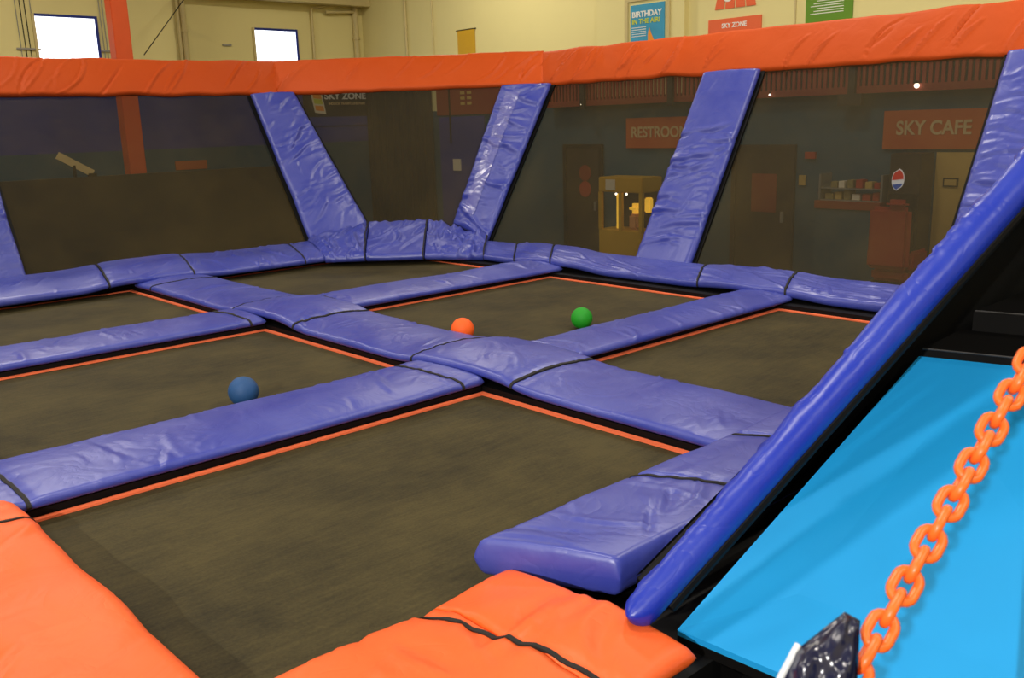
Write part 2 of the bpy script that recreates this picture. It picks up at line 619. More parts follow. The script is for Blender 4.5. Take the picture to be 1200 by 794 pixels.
fl = empty('added_fill_lamp', FILL_AT + V((-0.35, 0, -0.05)), 'added unseen fill light high on the wall behind the walkway', 'lamp')
fd = (FILL_AIM - FILL_AT).normalized()
qd = fd.to_track_quat('-Z', 'Y').to_matrix().to_4x4()
for nm, sx, sy, z0, z1, mt_ in (('housing', 0.40, 0.30, 0.06, 0.18, M['frame']), ('lens', 0.34, 0.24, 0.04, 0.06, M['lens'])):
    me = box_mesh(sx, sy, z1 - z0, 0.005)
    me.transform(qd @ Matrix.Translation((0, 0, z0)))
    link(nm, me, mt_, fl, FILL_AT)
tube('bracket', FILL_AT - fd * 0.18, V((XW, FILL_AT.y, FILL_AT.z - 0.02)), 0.025, M['frame'], fl, 8)

# ------------------------------------------------------------------ trampolines
COLS = [(0.85, 3.5), (4.19, 6.80)]
ROWS = [(2.2, 4.12), (4.73, 6.84), (7.43, 9.74)]
LBL = {(0, 0): 'dark olive trampoline beside the orange entrance pads, largest and empty',
       (0, 1): 'dark olive trampoline bed under the blue ball',
       (0, 2): 'dark olive trampoline bed between the blue-ball bed and the window-side mesh wall',
       (1, 0): 'dark olive trampoline bed at the foot of the blue bolster and cyan ramp side',
       (1, 1): 'dark olive trampoline bed holding the orange and green balls',
       (1, 2): 'dark olive trampoline bed in front of the cut-off padded corner'}
for i, (x0, x1) in enumerate(COLS):
    for j, (y0, y1) in enumerate(ROWS):
        t = empty('trampoline', ((x0 + x1) / 2, (y0 + y1) / 2, -0.01), LBL[(i, j)], 'trampoline', 'floor trampolines of the court')
        n = 24
        vs_, fs = [], []
        for a in range(n + 1):
            for b in range(n + 1):
                u, v = a / n, b / n
                sag = -0.012 * (math.sin(math.pi * u) * math.sin(math.pi * v)) ** 0.7
                vs_.append(V((x0 + (x1 - x0) * u - (x0 + x1) / 2, y0 + (y1 - y0) * v - (y0 + y1) / 2,
                              sag + 0.002 * noise.noise(V((u * 6, v * 6, i + 3 * j))))))
        for a in range(n):
            for b in range(n):
                q = a * (n + 1) + b
                fs.append((q, q + n + 1, q + n + 2, q + 1))
        link('jumping_bed', mesh_from(vs_, fs), M['mat'], t, ((x0 + x1) / 2, (y0 + y1) / 2, 0), True)
        e = 0.034
        z0, z1 = 0.001, 0.012
        box('edge_webbing', (x0, y1 - e, z0), (x1, y1, z1), M['edge'], t)
        box('edge_webbing', (x0, y0, z0), (x1, y0 + e, z1), M['edge'], t)
        box('edge_webbing', (x1 - e, y0 + e, z0), (x1, y1 - e, z1), M['edge'], t)
        box('edge_webbing', (x0, y0 + e, z0), (x0 + e, y1 - e, z1), M['edge'], t)

fr = empty('court_frame', (3.8, 5.8, ZF), 'black steel frame under the blue pads of the trampoline court', 'frame')
for (a, b) in (((0.2, 4.13), (3.5, 4.72)), ((4.22, 4.13), (6.8, 4.56)), ((0.2, 6.85), (3.5, 7.42)), ((4.22, 6.85), (6.8, 7.42)),
               ((3.51, 2.2), (4.18, 9.74)), ((0.2, 9.75), (6.9, 10.3)), ((6.81, 2.2), (7.4, 9.74)),
               ((0.2, 1.45), (6.78, 2.19)), ((0.2, 2.2), (0.84, 9.42))):
    box('beam', (a[0], a[1], -0.14), (b[0], b[1], 0.0 if b[1] < 2.2 or b[0] < 1.0 else 0.044), M['frame'], fr)
for (x, y) in ((0.5, 1.8), (3.77, 1.8), (7.0, 2.0), (0.5, 6.98), (3.77, 6.98), (7.0, 6.98), (0.5, 9.7), (3.77, 9.7), (6.85, 9.7), (3.77, 4.3), (7.0, 4.3)):
    box('leg', (x - 0.05, y - 0.05, ZF), (x + 0.05, y + 0.05, -0.14), M['frame'], fr)

# --- the pad run along Y between the two columns of beds (M run)
GC = 'blue pads between the trampoline beds'
ZP = 0.050
ALL = (0.0, 1.0)


def soft(n, ang=60, amp=0.007, spr=35):
    """gentle creases of a lying pad: n per run, a few long soft ones and many fine ones"""
    return ((n, ang, spr, (0.25, 0.6), (0.014, 0.032), amp, ALL, ALL),
            (n * 4, ang, spr + 20, (0.08, 0.28), (0.006, 0.014), amp * 0.6, ALL, ALL))


mr = Run((3.49, 2.25, ZP), (3.49, 9.62, ZP), (4.22, 9.62, ZP), (4.22, 2.25, ZP), 0.05, 0.03, 1.3, 0.006, soft(44, 60, 0.010),
         straps=(1.60, 2.58, 4.12, 5.18), humps=((2.09, 0.05, 0.5), (4.65, 0.05, 0.5)))
put_pad(mr, 0.0, 1.60, 'floor_pad', 'blue pad running down to the folded pad end at the bolster', M['blue'], GC, (), None, 0.01)
put_pad(mr, 1.602, 2.578, 'crossing_pad', 'humped blue crossing pad in front of the orange ball, between two straps', M['blue'], GC, (1.606, 2.574), 0.01, 0.01)
put_pad(mr, 2.58, 4.12, 'floor_pad', 'blue pad linking the two crossings, between the blue and the orange ball beds', M['blue'], GC, (), 0.01, 0.01)
put_pad(mr, 4.122, 5.178, 'crossing_pad', 'humped blue crossing pad farther from the orange ball, nearer the window-side mesh wall', M['blue'], GC, (4.126, 5.174), 0.01, 0.01)
put_pad(mr, 5.18, 7.37, 'floor_pad', 'blue pad running under the border pad of the window-side mesh wall', M['blue'], GC, (6.95,), 0.01, None)
# --- the pads along X
for k, (y0, y1, y2, la, lb) in enumerate((
        (4.10, 4.77, 4.60, 'long blue pad between the blue-ball bed and the empty bed by the orange pads', 'blue pad right beside the green ball'),
        (6.82, 7.47, 7.47, 'blue pad on the far side of the blue-ball bed', 'blue pad on the far side of the orange-ball bed'))):
    x0 = 0.80 if k == 0 else 0.93
    sa = (0.12, 2.52) if k == 0 else (2.42,)
    ra = Run((x0, y0, ZP), (3.50, y0, ZP), (3.50, y1, ZP), (x0, y1, ZP), 0.05, 0.024, 5.1 + 3 * k, 0.006, soft(16, 70, 0.009),
             straps=sa, strap_skew=-0.03)
    put_pad(ra, 0.0, ra.L, 'floor_pad', la, M['blue'], GC, sa)
    rb = Run((4.21, y0 - 0.03, ZP), (6.95, y0 - 0.03, ZP), (6.95, y2, ZP), (4.21, y2, ZP), 0.05, 0.024, 9.4 + 3 * k, 0.006, soft(18, 65, 0.010),
             straps=(0.07,), strap_skew=0.03)
    put_pad(rb, 0.0, rb.L, 'floor_pad', lb, M['blue'], GC, (0.07,))

# --- border pads along the mesh walls
GB = 'blue border pads at the foot of the mesh walls'
lb_ = Run((-1.2, 9.52, 0.052), (5.72, 9.52, 0.052), (6.0, 10.40, 0.15), (-1.2, 10.40, 0.15), 0.07, 0.02, 21.0, 0.008,
          ((34, 55, 25, (0.25, 0.7), (0.02, 0.05), 0.014, ALL, ALL), (26, 95, 30, (0.3, 0.6), (0.015, 0.03), 0.016, (0.78, 1.0), ALL), (110, 60, 40, (0.06, 0.25), (0.007, 0.016), 0.006, ALL, ALL)),
          straps=(4.49, 5.41, 6.78), humps=((4.95, 0.045, 0.6),), wig=0.012)
LL = lb_.L
put_pad(lb_, 0.0, 4.488, 'border_pad', 'blue border pad below the window-side mesh wall, passing the post pad farthest from the corner', M['blue'], GB, (), None, 0.01)
put_pad(lb_, 4.49, 5.41, 'border_pad', 'short blue border pad arched over the end of the middle pad run', M['blue'], GB, (4.495, 5.405), 0.01, 0.01)
put_pad(lb_, 5.412, LL, 'border_pad', 'crinkled blue border pad next to the gathered corner of the window-side mesh wall', M['blue'], GB, (6.78,), 0.01, 0.01)
rb_ = Run((6.93, 8.05, 0.052), (6.93, 1.9, 0.052), (7.46, 1.9, 0.13), (7.46, 8.6, 0.13), 0.07, 0.02, 31.0, 0.008,
          ((40, -25, 25, (0.3, 0.8), (0.015, 0.04), 0.012, ALL, ALL), (26, -15, 12, (0.4, 0.9), (0.01, 0.02), 0.012, (0.6, 0.9), ALL), (110, -40, 50, (0.06, 0.25), (0.007, 0.016), 0.006, ALL, ALL)),
          humps=((3.75, 0.03, 0.6), (1.2, 0.04, 0.55)), wig=0.012)
RL = rb_.L
cuts = [0.0, 0.55, 1.15, 3.15, 4.1, 5.08, RL]
rl = ['short blue border pad next to the gathered corner, towards the restrooms', 'blue border pad at the end of the far pad beyond the orange ball',
      'blue border pad below the slanted post pad beside the restroom sign', 'blue border pad arched at the pad end near the green ball',
      'creased blue border pad below the mesh panel in front of the cafe', 'blue border pad running behind the blue bolster']
rb_.straps = tuple(cuts[1:-1])
for k in range(6):
    st = [] if k in (5,) else [cuts[k + 1] - 0.006]
    put_pad(rb_, cuts[k] + 0.001, cuts[k + 1] - 0.001, 'border_pad', rl[k], M['blue'], GB, st, 0.01, 0.01)

# gathered corner pads
GATHER = ((16, 75, 35, (0.4, 0.9), (0.03, 0.06), 0.045, ALL, ALL), (26, 60, 60, (0.15, 0.5), (0.015, 0.03), 0.022, ALL, ALL), (40, 60, 80, (0.05, 0.2), (0.008, 0.015), 0.009, ALL, ALL))
SMOOTH = ((9, 70, 25, (0.5, 1.0), (0.025, 0.05), 0.028, ALL, ALL), (40, 70, 40, (0.06, 0.25), (0.007, 0.015), 0.007, ALL, ALL))
GK = 'gathered corner pads'
c1 = Run((5.70, 9.48, 0.04), (6.05, 9.16, 0.04), (6.80, 10.16, 0.32), (6.02, 10.42, 0.16), 0.09, 0.03, 41.0, 0.02, GATHER, up=(-.5, -.5, 1), nv=44)
put_pad(c1, 0.0, c1.L, 'corner_pad', 'gathered blue corner pad beside the window-side mesh wall, heavily crumpled', M['blue'], GK, (c1.L - 0.012,), 0.01, 0.01)
c2 = Run((6.05, 9.16, 0.04), (6.55, 8.68, 0.04), (7.30, 9.55, 0.34), (6.80, 10.16, 0.32), 0.09, 0.02, 43.0, 0.008, SMOOTH, up=(-.5, -.5, 1), nv=44)
put_pad(c2, 0.002, c2.L, 'corner_pad', 'smooth blue corner pad below the mesh panel with the lettering behind', M['blue'], GK, (c2.L - 0.012,), 0.01, 0.01)
c3 = Run((6.55, 8.68, 0.04), (6.95, 8.06, 0.04), (7.53, 8.64, 0.17), (7.30, 9.55, 0.34), 0.09, 0.03, 47.0, 0.02, GATHER, up=(-.5, -.5, 1), nv=44)
put_pad(c3, 0.002, c3.L, 'corner_pad', 'gathered blue corner pad at the foot of the taped slanted post pad', M['blue'], GK, (c3.L - 0.012,), 0.01, 0.01)

# ------------------------------------------------------------------ slanted mesh walls
GW = 'slanted mesh walls of the court'


def panel(label, a, b, c, d, mat, sag=0.04, nrm=None):
    a, b, c, d = map(V, (a, b, c, d))
    cen = (a + b + c + d) / 4
    cen.z = min(a.z, b.z)
    n = (c - a).cross(d - b).normalized()
    if n.dot(V((3, 4, 1.5)) - cen) > 0:
        n = -n
    k = 20
    vs_, fs = [], []
    for i in range(k + 1):
        for j in range(k + 1):
            u, v = i / k, j / k
            p = (a * (1 - u) + b * u) * (1 - v) + (d * (1 - u) + c * u) * v
            p = p + n * (sag * math.sin(math.pi * u) * math.sin(math.pi * v))
            vs_.append(p - cen)
    for i in range(k):
        for j in range(k):
            q = i * (k + 1) + j
            fs.append((q, q + k + 1, q + k + 2, q + 1))
    root = empty('wall_trampoline', cen, label, 'mesh wall', GW)
    link('mesh_bed', mesh_from(vs_, fs), mat, root, cen, True)
    pts = [a, b, c, d]
    for i in range(4):
        p, q = pts[i] + n * 0.03, pts[(i + 1) % 4] + n * 0.03
        base = V(cen)
        link('frame_tube', tube_mesh([p - base, q - base], 0.022, 8), M['frame'], root, base)
    return root


YB, YT, ZB, ZT = 10.43, 11.63, 0.15, 2.09
panel('slanted see-through mesh wall with the orange column behind it', (2.3, YB, ZB), (6.3, YB, ZB), (6.25, YT, ZT), (2.3, YT, ZT), M['mesh'])
panel('slanted mesh wall past the post pad farthest from the corner', (-1.6, YB, ZB), (2.28, YB, ZB), (2.28, YT, ZT), (-1.6, YT, ZT), M['mesh'])
panel('narrow slanted mesh wall across the corner with lettering behind it', (6.74, 10.34, 0.31), (7.60, 9.20, 0.33), (8.53, 8.96, 2.11), (6.50, 11.58, 2.11), M['mesh'], 0.02)
XB, XT = 7.48, 8.69
panel('slanted mesh wall with the restroom sign showing through', (XB, 8.85, ZB), (XB, 5.88, ZB), (XT, 5.88, ZT), (XT, 8.62, ZT), M['mesh'])
panel('slanted mesh wall with the cafe sign showing through', (XB, 5.86, ZB), (XB, 2.78, ZB), (XT, 2.78, ZT), (XT, 5.86, ZT), M['mesh'])
panel('slanted mesh wall hidden beyond the blue bolster', (XB, 2.76, ZB), (XB, 1.9, ZB), (XT, 0.9, ZT), (XT, 2.76, ZT), M['mesh'])
# the near side wall seen from behind
panel('black backed slanted wall behind the bolster beside the cyan ramp', (2.16, 1.80, 0.13), (7.3, 1.80, 0.13), (8.5, 0.88, 2.1), (4.66, 0.88, 2.1), M['black_mesh'], 0.0)

# slanted post pads
GS = 'slanted blue post pads on the mesh walls'


def post_pad(label, P00, P10, P11, P01, seed, ang=85, lo=0.0, hi=0.75, amp=0.014):
    folds = ((26, ang, 18, (0.25, 0.7), (0.02, 0.05), amp, (lo, hi), ALL),
             (60, ang, 30, (0.1, 0.35), (0.008, 0.02), amp * 0.6, (lo, hi), ALL),
             (10, ang - 40, 20, (0.2, 0.5), (0.015, 0.03), amp * 0.5, ALL, ALL))
    r = Run(P00, P10, P11, P01, 0.085, 0.02, seed, 0.006, folds, up=(-1, -1, 0.6), wig=0.01)
    o = put_pad(r, 0.0, r.L, 'post_pad', label, M['blue'], GS, (), 0.03, 0.03)
    # black strip standing in for the shadow gap along both sides
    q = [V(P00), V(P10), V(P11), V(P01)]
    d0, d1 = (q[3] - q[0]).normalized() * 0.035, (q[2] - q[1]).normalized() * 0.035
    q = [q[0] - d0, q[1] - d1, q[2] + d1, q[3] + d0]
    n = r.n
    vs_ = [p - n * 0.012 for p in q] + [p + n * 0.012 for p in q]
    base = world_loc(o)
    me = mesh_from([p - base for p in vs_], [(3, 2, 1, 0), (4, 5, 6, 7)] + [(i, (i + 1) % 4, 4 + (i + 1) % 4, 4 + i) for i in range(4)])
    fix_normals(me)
    link('shade_rim', me, M['frame'], o, base)
    return o, r


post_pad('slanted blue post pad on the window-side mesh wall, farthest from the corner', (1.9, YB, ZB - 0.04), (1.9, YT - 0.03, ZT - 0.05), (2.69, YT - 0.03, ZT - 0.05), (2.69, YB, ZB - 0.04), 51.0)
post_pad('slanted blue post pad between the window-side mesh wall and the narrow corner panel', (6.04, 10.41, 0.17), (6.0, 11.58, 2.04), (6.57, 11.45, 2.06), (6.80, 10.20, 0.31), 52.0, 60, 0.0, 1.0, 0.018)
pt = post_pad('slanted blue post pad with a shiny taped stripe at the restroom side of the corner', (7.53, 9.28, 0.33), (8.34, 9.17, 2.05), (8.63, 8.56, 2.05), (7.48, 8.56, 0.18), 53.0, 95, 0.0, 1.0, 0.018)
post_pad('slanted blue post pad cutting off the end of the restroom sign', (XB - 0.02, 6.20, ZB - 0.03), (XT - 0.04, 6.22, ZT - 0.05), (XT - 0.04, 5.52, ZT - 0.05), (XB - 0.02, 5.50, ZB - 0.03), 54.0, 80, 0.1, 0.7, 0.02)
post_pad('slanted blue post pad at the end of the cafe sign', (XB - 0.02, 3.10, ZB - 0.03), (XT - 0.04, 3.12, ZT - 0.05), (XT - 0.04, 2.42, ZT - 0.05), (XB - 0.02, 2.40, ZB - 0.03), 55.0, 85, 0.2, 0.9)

# pale tape stuck down the inner half of the corner post pad
po_, r_ = pt
n1, n2 = 90, 10
uu = [r_.L * (0.10 + 0.84 * i / n1) for i in range(n1 + 1)]
vv = [r_.W * (0.20 + 0.30 * j / n2) for j in range(n2 + 1)]
vs_, fs = [], []
for off in (0.006, 0.0):
    for i, u in enumerate(uu):
        for v in vv:
            vs_.append(r_.at(u, v + 0.012 * noise.noise(V((u * 7, 0.3, 0.7))), 1.0, off) - world_loc(po_))
k2 = (n1 + 1) * (n2 + 1)
for i in range(n1):
    for j in range(n2):
        q = i * (n2 + 1) + j
        fs.append((q, q + n2 + 1, q + n2 + 2, q + 1))
        fs.append((k2 + q, k2 + q + 1, k2 + q + n2 + 2, k2 + q + n2 + 1))
o = link('tape_strip', mesh_from(vs_, fs), M['tape'], po_, world_loc(po_), True)
o['label'] = 'paler shiny tape strip'

# orange top rails
GR = 'orange padded top rails'


def rail(label, P00, P10, P11, P01, seed, ang):
    L_ = (V(P10) - V(P00)).length
    k = L_ / 4
    folds = ((int(16 * k), ang, 9, (0.4, 0.8), (0.008, 0.018), 0.038, ALL, (0.3, 0.7)),
             (int(9 * k), ang, 14, (0.15, 0.4), (0.008, 0.016), 0.009, ALL, ALL))
    r = Run(P00, P10, P11, P01, 0.09, 0.012, seed, 0.006, folds, up=(-1, -1, 0.6), nv=26, wig=0.03, edge_r=0.03)
    return put_pad(r, 0.0, r.L, 'rail_pad', label, M['orange_rail'], GR, (), 0.012, 0.012, res=0.022)


rail('orange padded rail along the top of the window-side mesh wall', (-1.6, 11.60, 2.02), (6.44, 11.64, 2.03), (6.56, 11.90, 2.48), (-1.6, 11.82, 2.42), 61.0, 55)
rail('orange padded rail across the cut-off corner', (6.45, 11.63, 2.03), (8.70, 8.78, 2.03), (8.94, 9.01, 2.47), (6.57, 11.89, 2.48), 62.0, 50)
rail('orange padded rail along the top of the restroom and cafe side', (8.71, 8.77, 2.03), (8.72, 0.9, 2.00), (8.92, 0.9, 2.47), (8.95, 9.0, 2.47), 63.0, 50)
rail('orange padded rail above the black backed wall', (8.6, 0.86, 2.05), (4.6, 0.86, 2.05), (4.6, 0.68, 2.45), (8.6, 0.68, 2.45), 64.0, 50)

# ------------------------------------------------------------------ entrance pads (orange) and the near side
GO = 'orange entrance pads'
o1 = Run((0.26, 2.24, 0.03), (0.26, 6.5, 0.03), (0.90, 6.5, 0.03), (0.90, 2.24, 0.03), 0.07, 0.02, 71.0, 0.010, soft(20, 70, 0.008), straps=(1.68,), wig=0.02)
put_pad(o1, 0.0, 1.679, 'entrance_pad', 'large orange pad along the side of the empty trampoline bed', M['orange'], GO, (1.672,), None, 0.01)
put_pad(o1, 1.68, o1.L, 'entrance_pad', 'orange pad past the strap, at the end of the long blue pad', M['orange'], GO, (), 0.01, None)
o2 = Run((0.28, 1.43, 0.03), (2.0, 1.43, 0.03), (1.97, 2.20, 0.03), (0.28, 2.20, 0.03), 0.065, 0.03, 73.0, 0.012,
         ((12, 75, 30, (0.3, 0.7), (0.025, 0.06), 0.016, ALL, ALL), (7, 10, 25, (0.25, 0.5), (0.03, 0.06), 0.018, (0.75, 1.0), (0.1, 0.6)), (40, 60, 50, (0.06, 0.25), (0.008, 0.02), 0.006, ALL, ALL)),
         straps=(1.35,), strap_skew=-0.12, wig=0.02, dip=0.014, gather=0.012)
put_pad(o2, 0.0, 1.349, 'entrance_pad', 'orange pad before the diagonal black strap, at the court entrance', M['orange'], GO, (1.345,), None, 0.006)
put_pad(o2, 1.35, o2.L, 'entrance_pad', 'short creased orange pad tucked under the folded blue pad end', M['orange'], GO, (), 0.006, None)

sp = Run((2.13, 1.84, 0.045), (7.2, 1.84, 0.035), (7.2, 2.36, 0.035), (1.90, 2.32, 0.045), 0.135, 0.012, 81.0, 0.007,
         ((14, 70, 30, (0.25, 0.6), (0.012, 0.03), 0.008, ALL, ALL), (4, 35, 15, (0.3, 0.5), (0.010, 0.02), 0.016, (0.05, 0.15), (0.1, 0.5)), (40, 60, 60, (0.06, 0.25), (0.005, 0.012), 0.003, ALL, ALL)),
         straps=(0.86, 1.56), strap_skew=-0.08, wig=0.012, edge_r=0.03)
put_pad(sp, 0.0, 0.859, 'floor_pad', 'blue pad with a boxy folded end lying over the orange pad', M['blue'], GC, (0.855,), 0.02, 0.01)
put_pad(sp, 0.86, 1.559, 'floor_pad', 'short blue pad between two straps along the bolster', M['blue'], GC, (1.555,), 0.01, 0.01)
put_pad(sp, 1.56, sp.L, 'floor_pad', 'blue pad disappearing behind the rising bolster', M['blue'], GC, (), 0.01, None)

# rising blue bolster: rounded padded edge of the near side wall
e_in = V((0, 0.906, 0.423))                       # inner normal of that wall
C0, C1 = V((1.93, 1.625, 0.13)), V((4.50, 0.930, 2.10))
dirb = (C1 - C0).normalized()
side = dirb.cross(e_in).normalized()
if side.x < 0:
    side = -side
w0, w1, t0, t1 = 0.11, 0.155, 0.095, 0.14       # the bolster grows fatter towards its top
A0, A1 = C0 - side * (w0 / 2) - e_in * (t0 / 2), C1 - side * (w1 / 2) - e_in * (t1 / 2)
bol = Run(A0, A1, A1 + side * w1, A0 + side * w0, t0, 0.004, 91.0, 0.007,
          ((26, 30, 30, (0.15, 0.5), (0.010, 0.024), 0.009, ALL, ALL), (16, 85, 15, (0.06, 0.12), (0.008, 0.016), 0.010, ALL, ALL)),
          up=tuple(e_in), nv=12, wig=0.010, taper=t1 / t0 - 1)
bol_o = put_pad(bol, 0.0, bol.L, 'bolster', 'shiny bright blue bolster rising diagonally from the orange pad', M['blue_bolster'], None, (), 0.06, 0.05, res=0.014)
ex = V((1, 0, 0))
B0, B1 = A0 + ex * 0.46 + e_in * 0.02, A1 + ex * 0.46 + e_in * 0.02
pp = Run(B0, B1, B1 + ex * 0.35, B0 + ex * 0.35, 0.07, 0.01, 93.0, 0.010, soft(16, 40, 0.012), up=tuple(e_in), nv=16)
put_pad(pp, 2.0, pp.L, 'post_pad', 'shaded blue post pad hanging behind the rising bolster', M['blue'], GS, (), 0.04, 0.04)
tube('pole', A0 + ex * 0.16 + V((0, 0.02, 0.0)), A1 + ex * 0.19 + V((0, 0.02, 0.0)), 0.026, M['frame'], bol_o)['label'] = 'black steel pole'

# ------------------------------------------------------------------ walkway, cyan ramp, landing
tag(box('walkway_deck', (-4.0, -4.0, -0.16), (2.12, 1.34, 0.0), M['deck_black']), 'black carpeted walkway deck in front of the cyan ramp', 'deck')
tag(box('ramp_deck', (2.13, -2.0, -0.16), (7.2, 1.44, -0.02), M['deck_black']), 'black deck carrying the cyan ramp', 'deck')


def prism(name, top, z_low, mat, parent=None):
    """solid under a top quad, vertical sides down to z_low (or a list of depths)"""
    top = [V(p) for p in top]
    low = [V((p.x, p.y, z_low)) for p in top] if not isinstance(z_low, float) or True else None
    c = sum(top, V()) / 4
    c.z = z_low
    vs_ = [p - c for p in low + top]
    fs = [(3, 2, 1, 0), (4, 5, 6, 7)] + [(i, (i + 1) % 4, 4 + (i + 1) % 4, 4 + i) for i in range(4)]
    me = mesh_from(vs_, fs)
    fix_normals(me)
    return link(name, me, mat, parent, c)


NL, NR, FR, FL = V((2.10, 1.58, 0.052)), V((2.17, 0.1, 0.052)), V((3.84, 0.1, 0.672)), V((3.50, 1.495, 0.672))
ramp = empty('ramp', (2.9, 0.8, 0.0), 'bright cyan sloping foam ramp beside the blue bolster', 'ramp')
dz = V((0, 0, 0.02))
prism('ramp_body', [NL - dz, NR - dz, FR - dz, FL - dz], 0.0, M['black_board'], ramp)
me = mesh_from([p - V((2.9, 0.8, 0)) for p in (NL - dz, NR - dz, FR - dz, FL - dz, NL, NR, FR, FL)],
               [(3, 2, 1, 0), (4, 5, 6, 7), (0, 1, 5, 4), (1, 2, 6, 5), (2, 3, 7, 6), (3, 0, 4, 7)])
fix_normals(me)
link('cyan_top', me, M['cyan'], ramp, (2.9, 0.8, 0))
land = empty('landing', (4.6, 0.8, 0.0), 'black stepped landing at the top of the cyan ramp', 'landing')
prism('step', [V((3.505, 1.49, 0.70)), V((3.85, 0.1, 0.70)), V((4.15, 0.1, 0.72)), V((3.85, 1.48, 0.72))], 0.0, M['black_board'], land)
prism('step', [V((3.855, 1.44, 0.80)), V((4.155, 0.1, 0.80)), V((6.8, 0.1, 0.80)), V((6.8, 1.44, 0.80))], 0.0, M['black_board'], land)
for a, b in (((3.505, 1.485, 0.703), (3.85, 0.1, 0.703)), ((3.855, 1.435, 0.803), (4.155, 0.1, 0.803))):
    tube('nosing', a, b, 0.004, M['nosing'], land, 6)
prism('back_board', [V((4.6, 1.20, 1.45)), V((4.8, 0.0, 1.45)), V((4.84, 0.0, 1.45)), V((4.64, 1.20, 1.45))], 0.803, M['black_board'], land)

# ------------------------------------------------------------------ orange chain with a plastic pouch
cA, cB = V((0.92, 0.44, 0.965)), V((1.39, 0.44, 1.245))
cdirv = (cB - cA).normalized()
pitch = 0.0345


def link_mesh(lo, wo, r):
    R_ = wo / 2 - r
    s_ = lo / 2 - r - R_
    pts = []
    for k in range(9):
        a = -math.pi / 2 + math.pi * k / 8
        pts.append((s_ + R_ * math.cos(a), R_ * math.sin(a), 0))
    for k in range(9):
        a = math.pi / 2 + math.pi * k / 8
        pts.append((-s_ + R_ * math.cos(a), R_ * math.sin(a), 0))
    return tube_mesh(pts, r, 10, True)


lm = link_mesh(0.057, 0.040, 0.0064)
lm.materials.append(M['chain'])
lm.polygons.foreach_set('use_smooth', [True] * len(lm.polygons))
ch = empty('chain', (0.7, 0.45, 0.6), 'orange plastic chain hung across the entrance above the cyan ramp', 'chain')
view = (V((1.1, 0.45, 1.1)) - V((0, 0, 1.6))).normalized()
yv = cdirv.cross(view).normalized()
zv = cdirv.cross(yv).normalized()
nlink = 30
start = cA - cdirv * pitch * 6
for i in range(nlink):
    p = start + cdirv * pitch * i 
    a = 0.08 if i % 2 == 0 else 0.08 + math.pi / 2
    a += random.uniform(-0.1, 0.1)
    yy = math.cos(a) * yv + math.sin(a) * zv
    zz = cdirv.cross(yy).normalized()
    o = bpy.data.objects.new('link', lm)
    C.objects.link(o)
    o.parent = ch
    mt = Matrix(((cdirv.x, yy.x, zz.x), (cdirv.y, yy.y, zz.y), (cdirv.z, yy.z, zz.z))).to_4x4()
    o.matrix_local = Matrix.Translation(p - V(ch.location)) @ mt
# pouch
pc = V((0.885, 0.452, 1.0))
pu = V((0.62, -0.05, 0.60)).normalized()
pv = pu.cross(view).normalized()
pn = pu.cross(pv).normalized()
vs_, fs = [], []
nu, nvv = 22, 16
for sgn in (1, -1):
    for i in range(nu + 1):
        for j in range(nvv + 1):
            u, v = i / nu, j / nvv
            wdt = 0.075 * (1 - 0.75 * max(0, u - 0.55) / 0.45)
            x = -0.10 + 0.155 * u
            y = (v - 0.5) * wdt
            th = 0.016 * math.sin(math.pi * v) * (0.35 + math.sin(math.pi * min(1, u)))
            cr = 0.020 * noise.noise(V((u * 3, v * 3.5, 3.0 * sgn))) + 0.010 * fold(noise.noise(V((u * 4 + v * 2, v * 3, 9.0 * sgn))))
            edge = min(1, min(v, 1 - v) * 6, (1 - u) * 8, u * 8)
            vs_.append(pu * x + pv * y + pn * (sgn * th * edge + cr * edge))
off = (nu + 1) * (nvv + 1)
for q0 in (0, off):
    for i in range(nu):
        for j in range(nvv):
            q = q0 + i * (nvv + 1) + j
            fs.append((q, q + nvv + 1, q + nvv + 2, q + 1))
me = mesh_from(vs_, fs)
bm = bmesh.new(); bm.from_mesh(me)
bmesh.ops.remove_doubles(bm, verts=bm.verts, dist=0.0004)
bmesh.ops.recalc_face_normals(bm, faces=bm.faces[:])
bm.to_mesh(me); bm.free()
pouch = empty('plastic_pouch', pc, 'crumpled dark shiny plastic pouch with a white edge tied to the orange chain', 'pouch')
link('pouch_body', me, M['foil'], pouch, pc, True)
p0 = pc + pv * 0.037 + pu * -0.09
link('white_edge', tube_mesh([V((0, 0, 0)), pu * 0.04 + pn * 0.004, pu * 0.085], 0.004, 8), M['white_plastic'], pouch, p0)
# posts that hold the chain
for (x, y, z, lab) in ((0.66, 0.44, 0.83, 'short black post at the low end of the orange chain'), (1.64, 0.44, 1.42, 'black post at the high end of the orange chain')):
    t = empty('chain_post', (x, y, 0), lab, 'post')
    tube('pole', (x, y, 0.01), (x, y, z), 0.02, M['frame'], t)
    box('foot_plate', (x - 0.08, y - 0.08, 0), (x + 0.08, y + 0.08, 0.012), M['frame'], t)
    box('cap', (x - 0.025, y - 0.025, z), (x + 0.025, y + 0.025, z + 0.02), M['frame'], t)

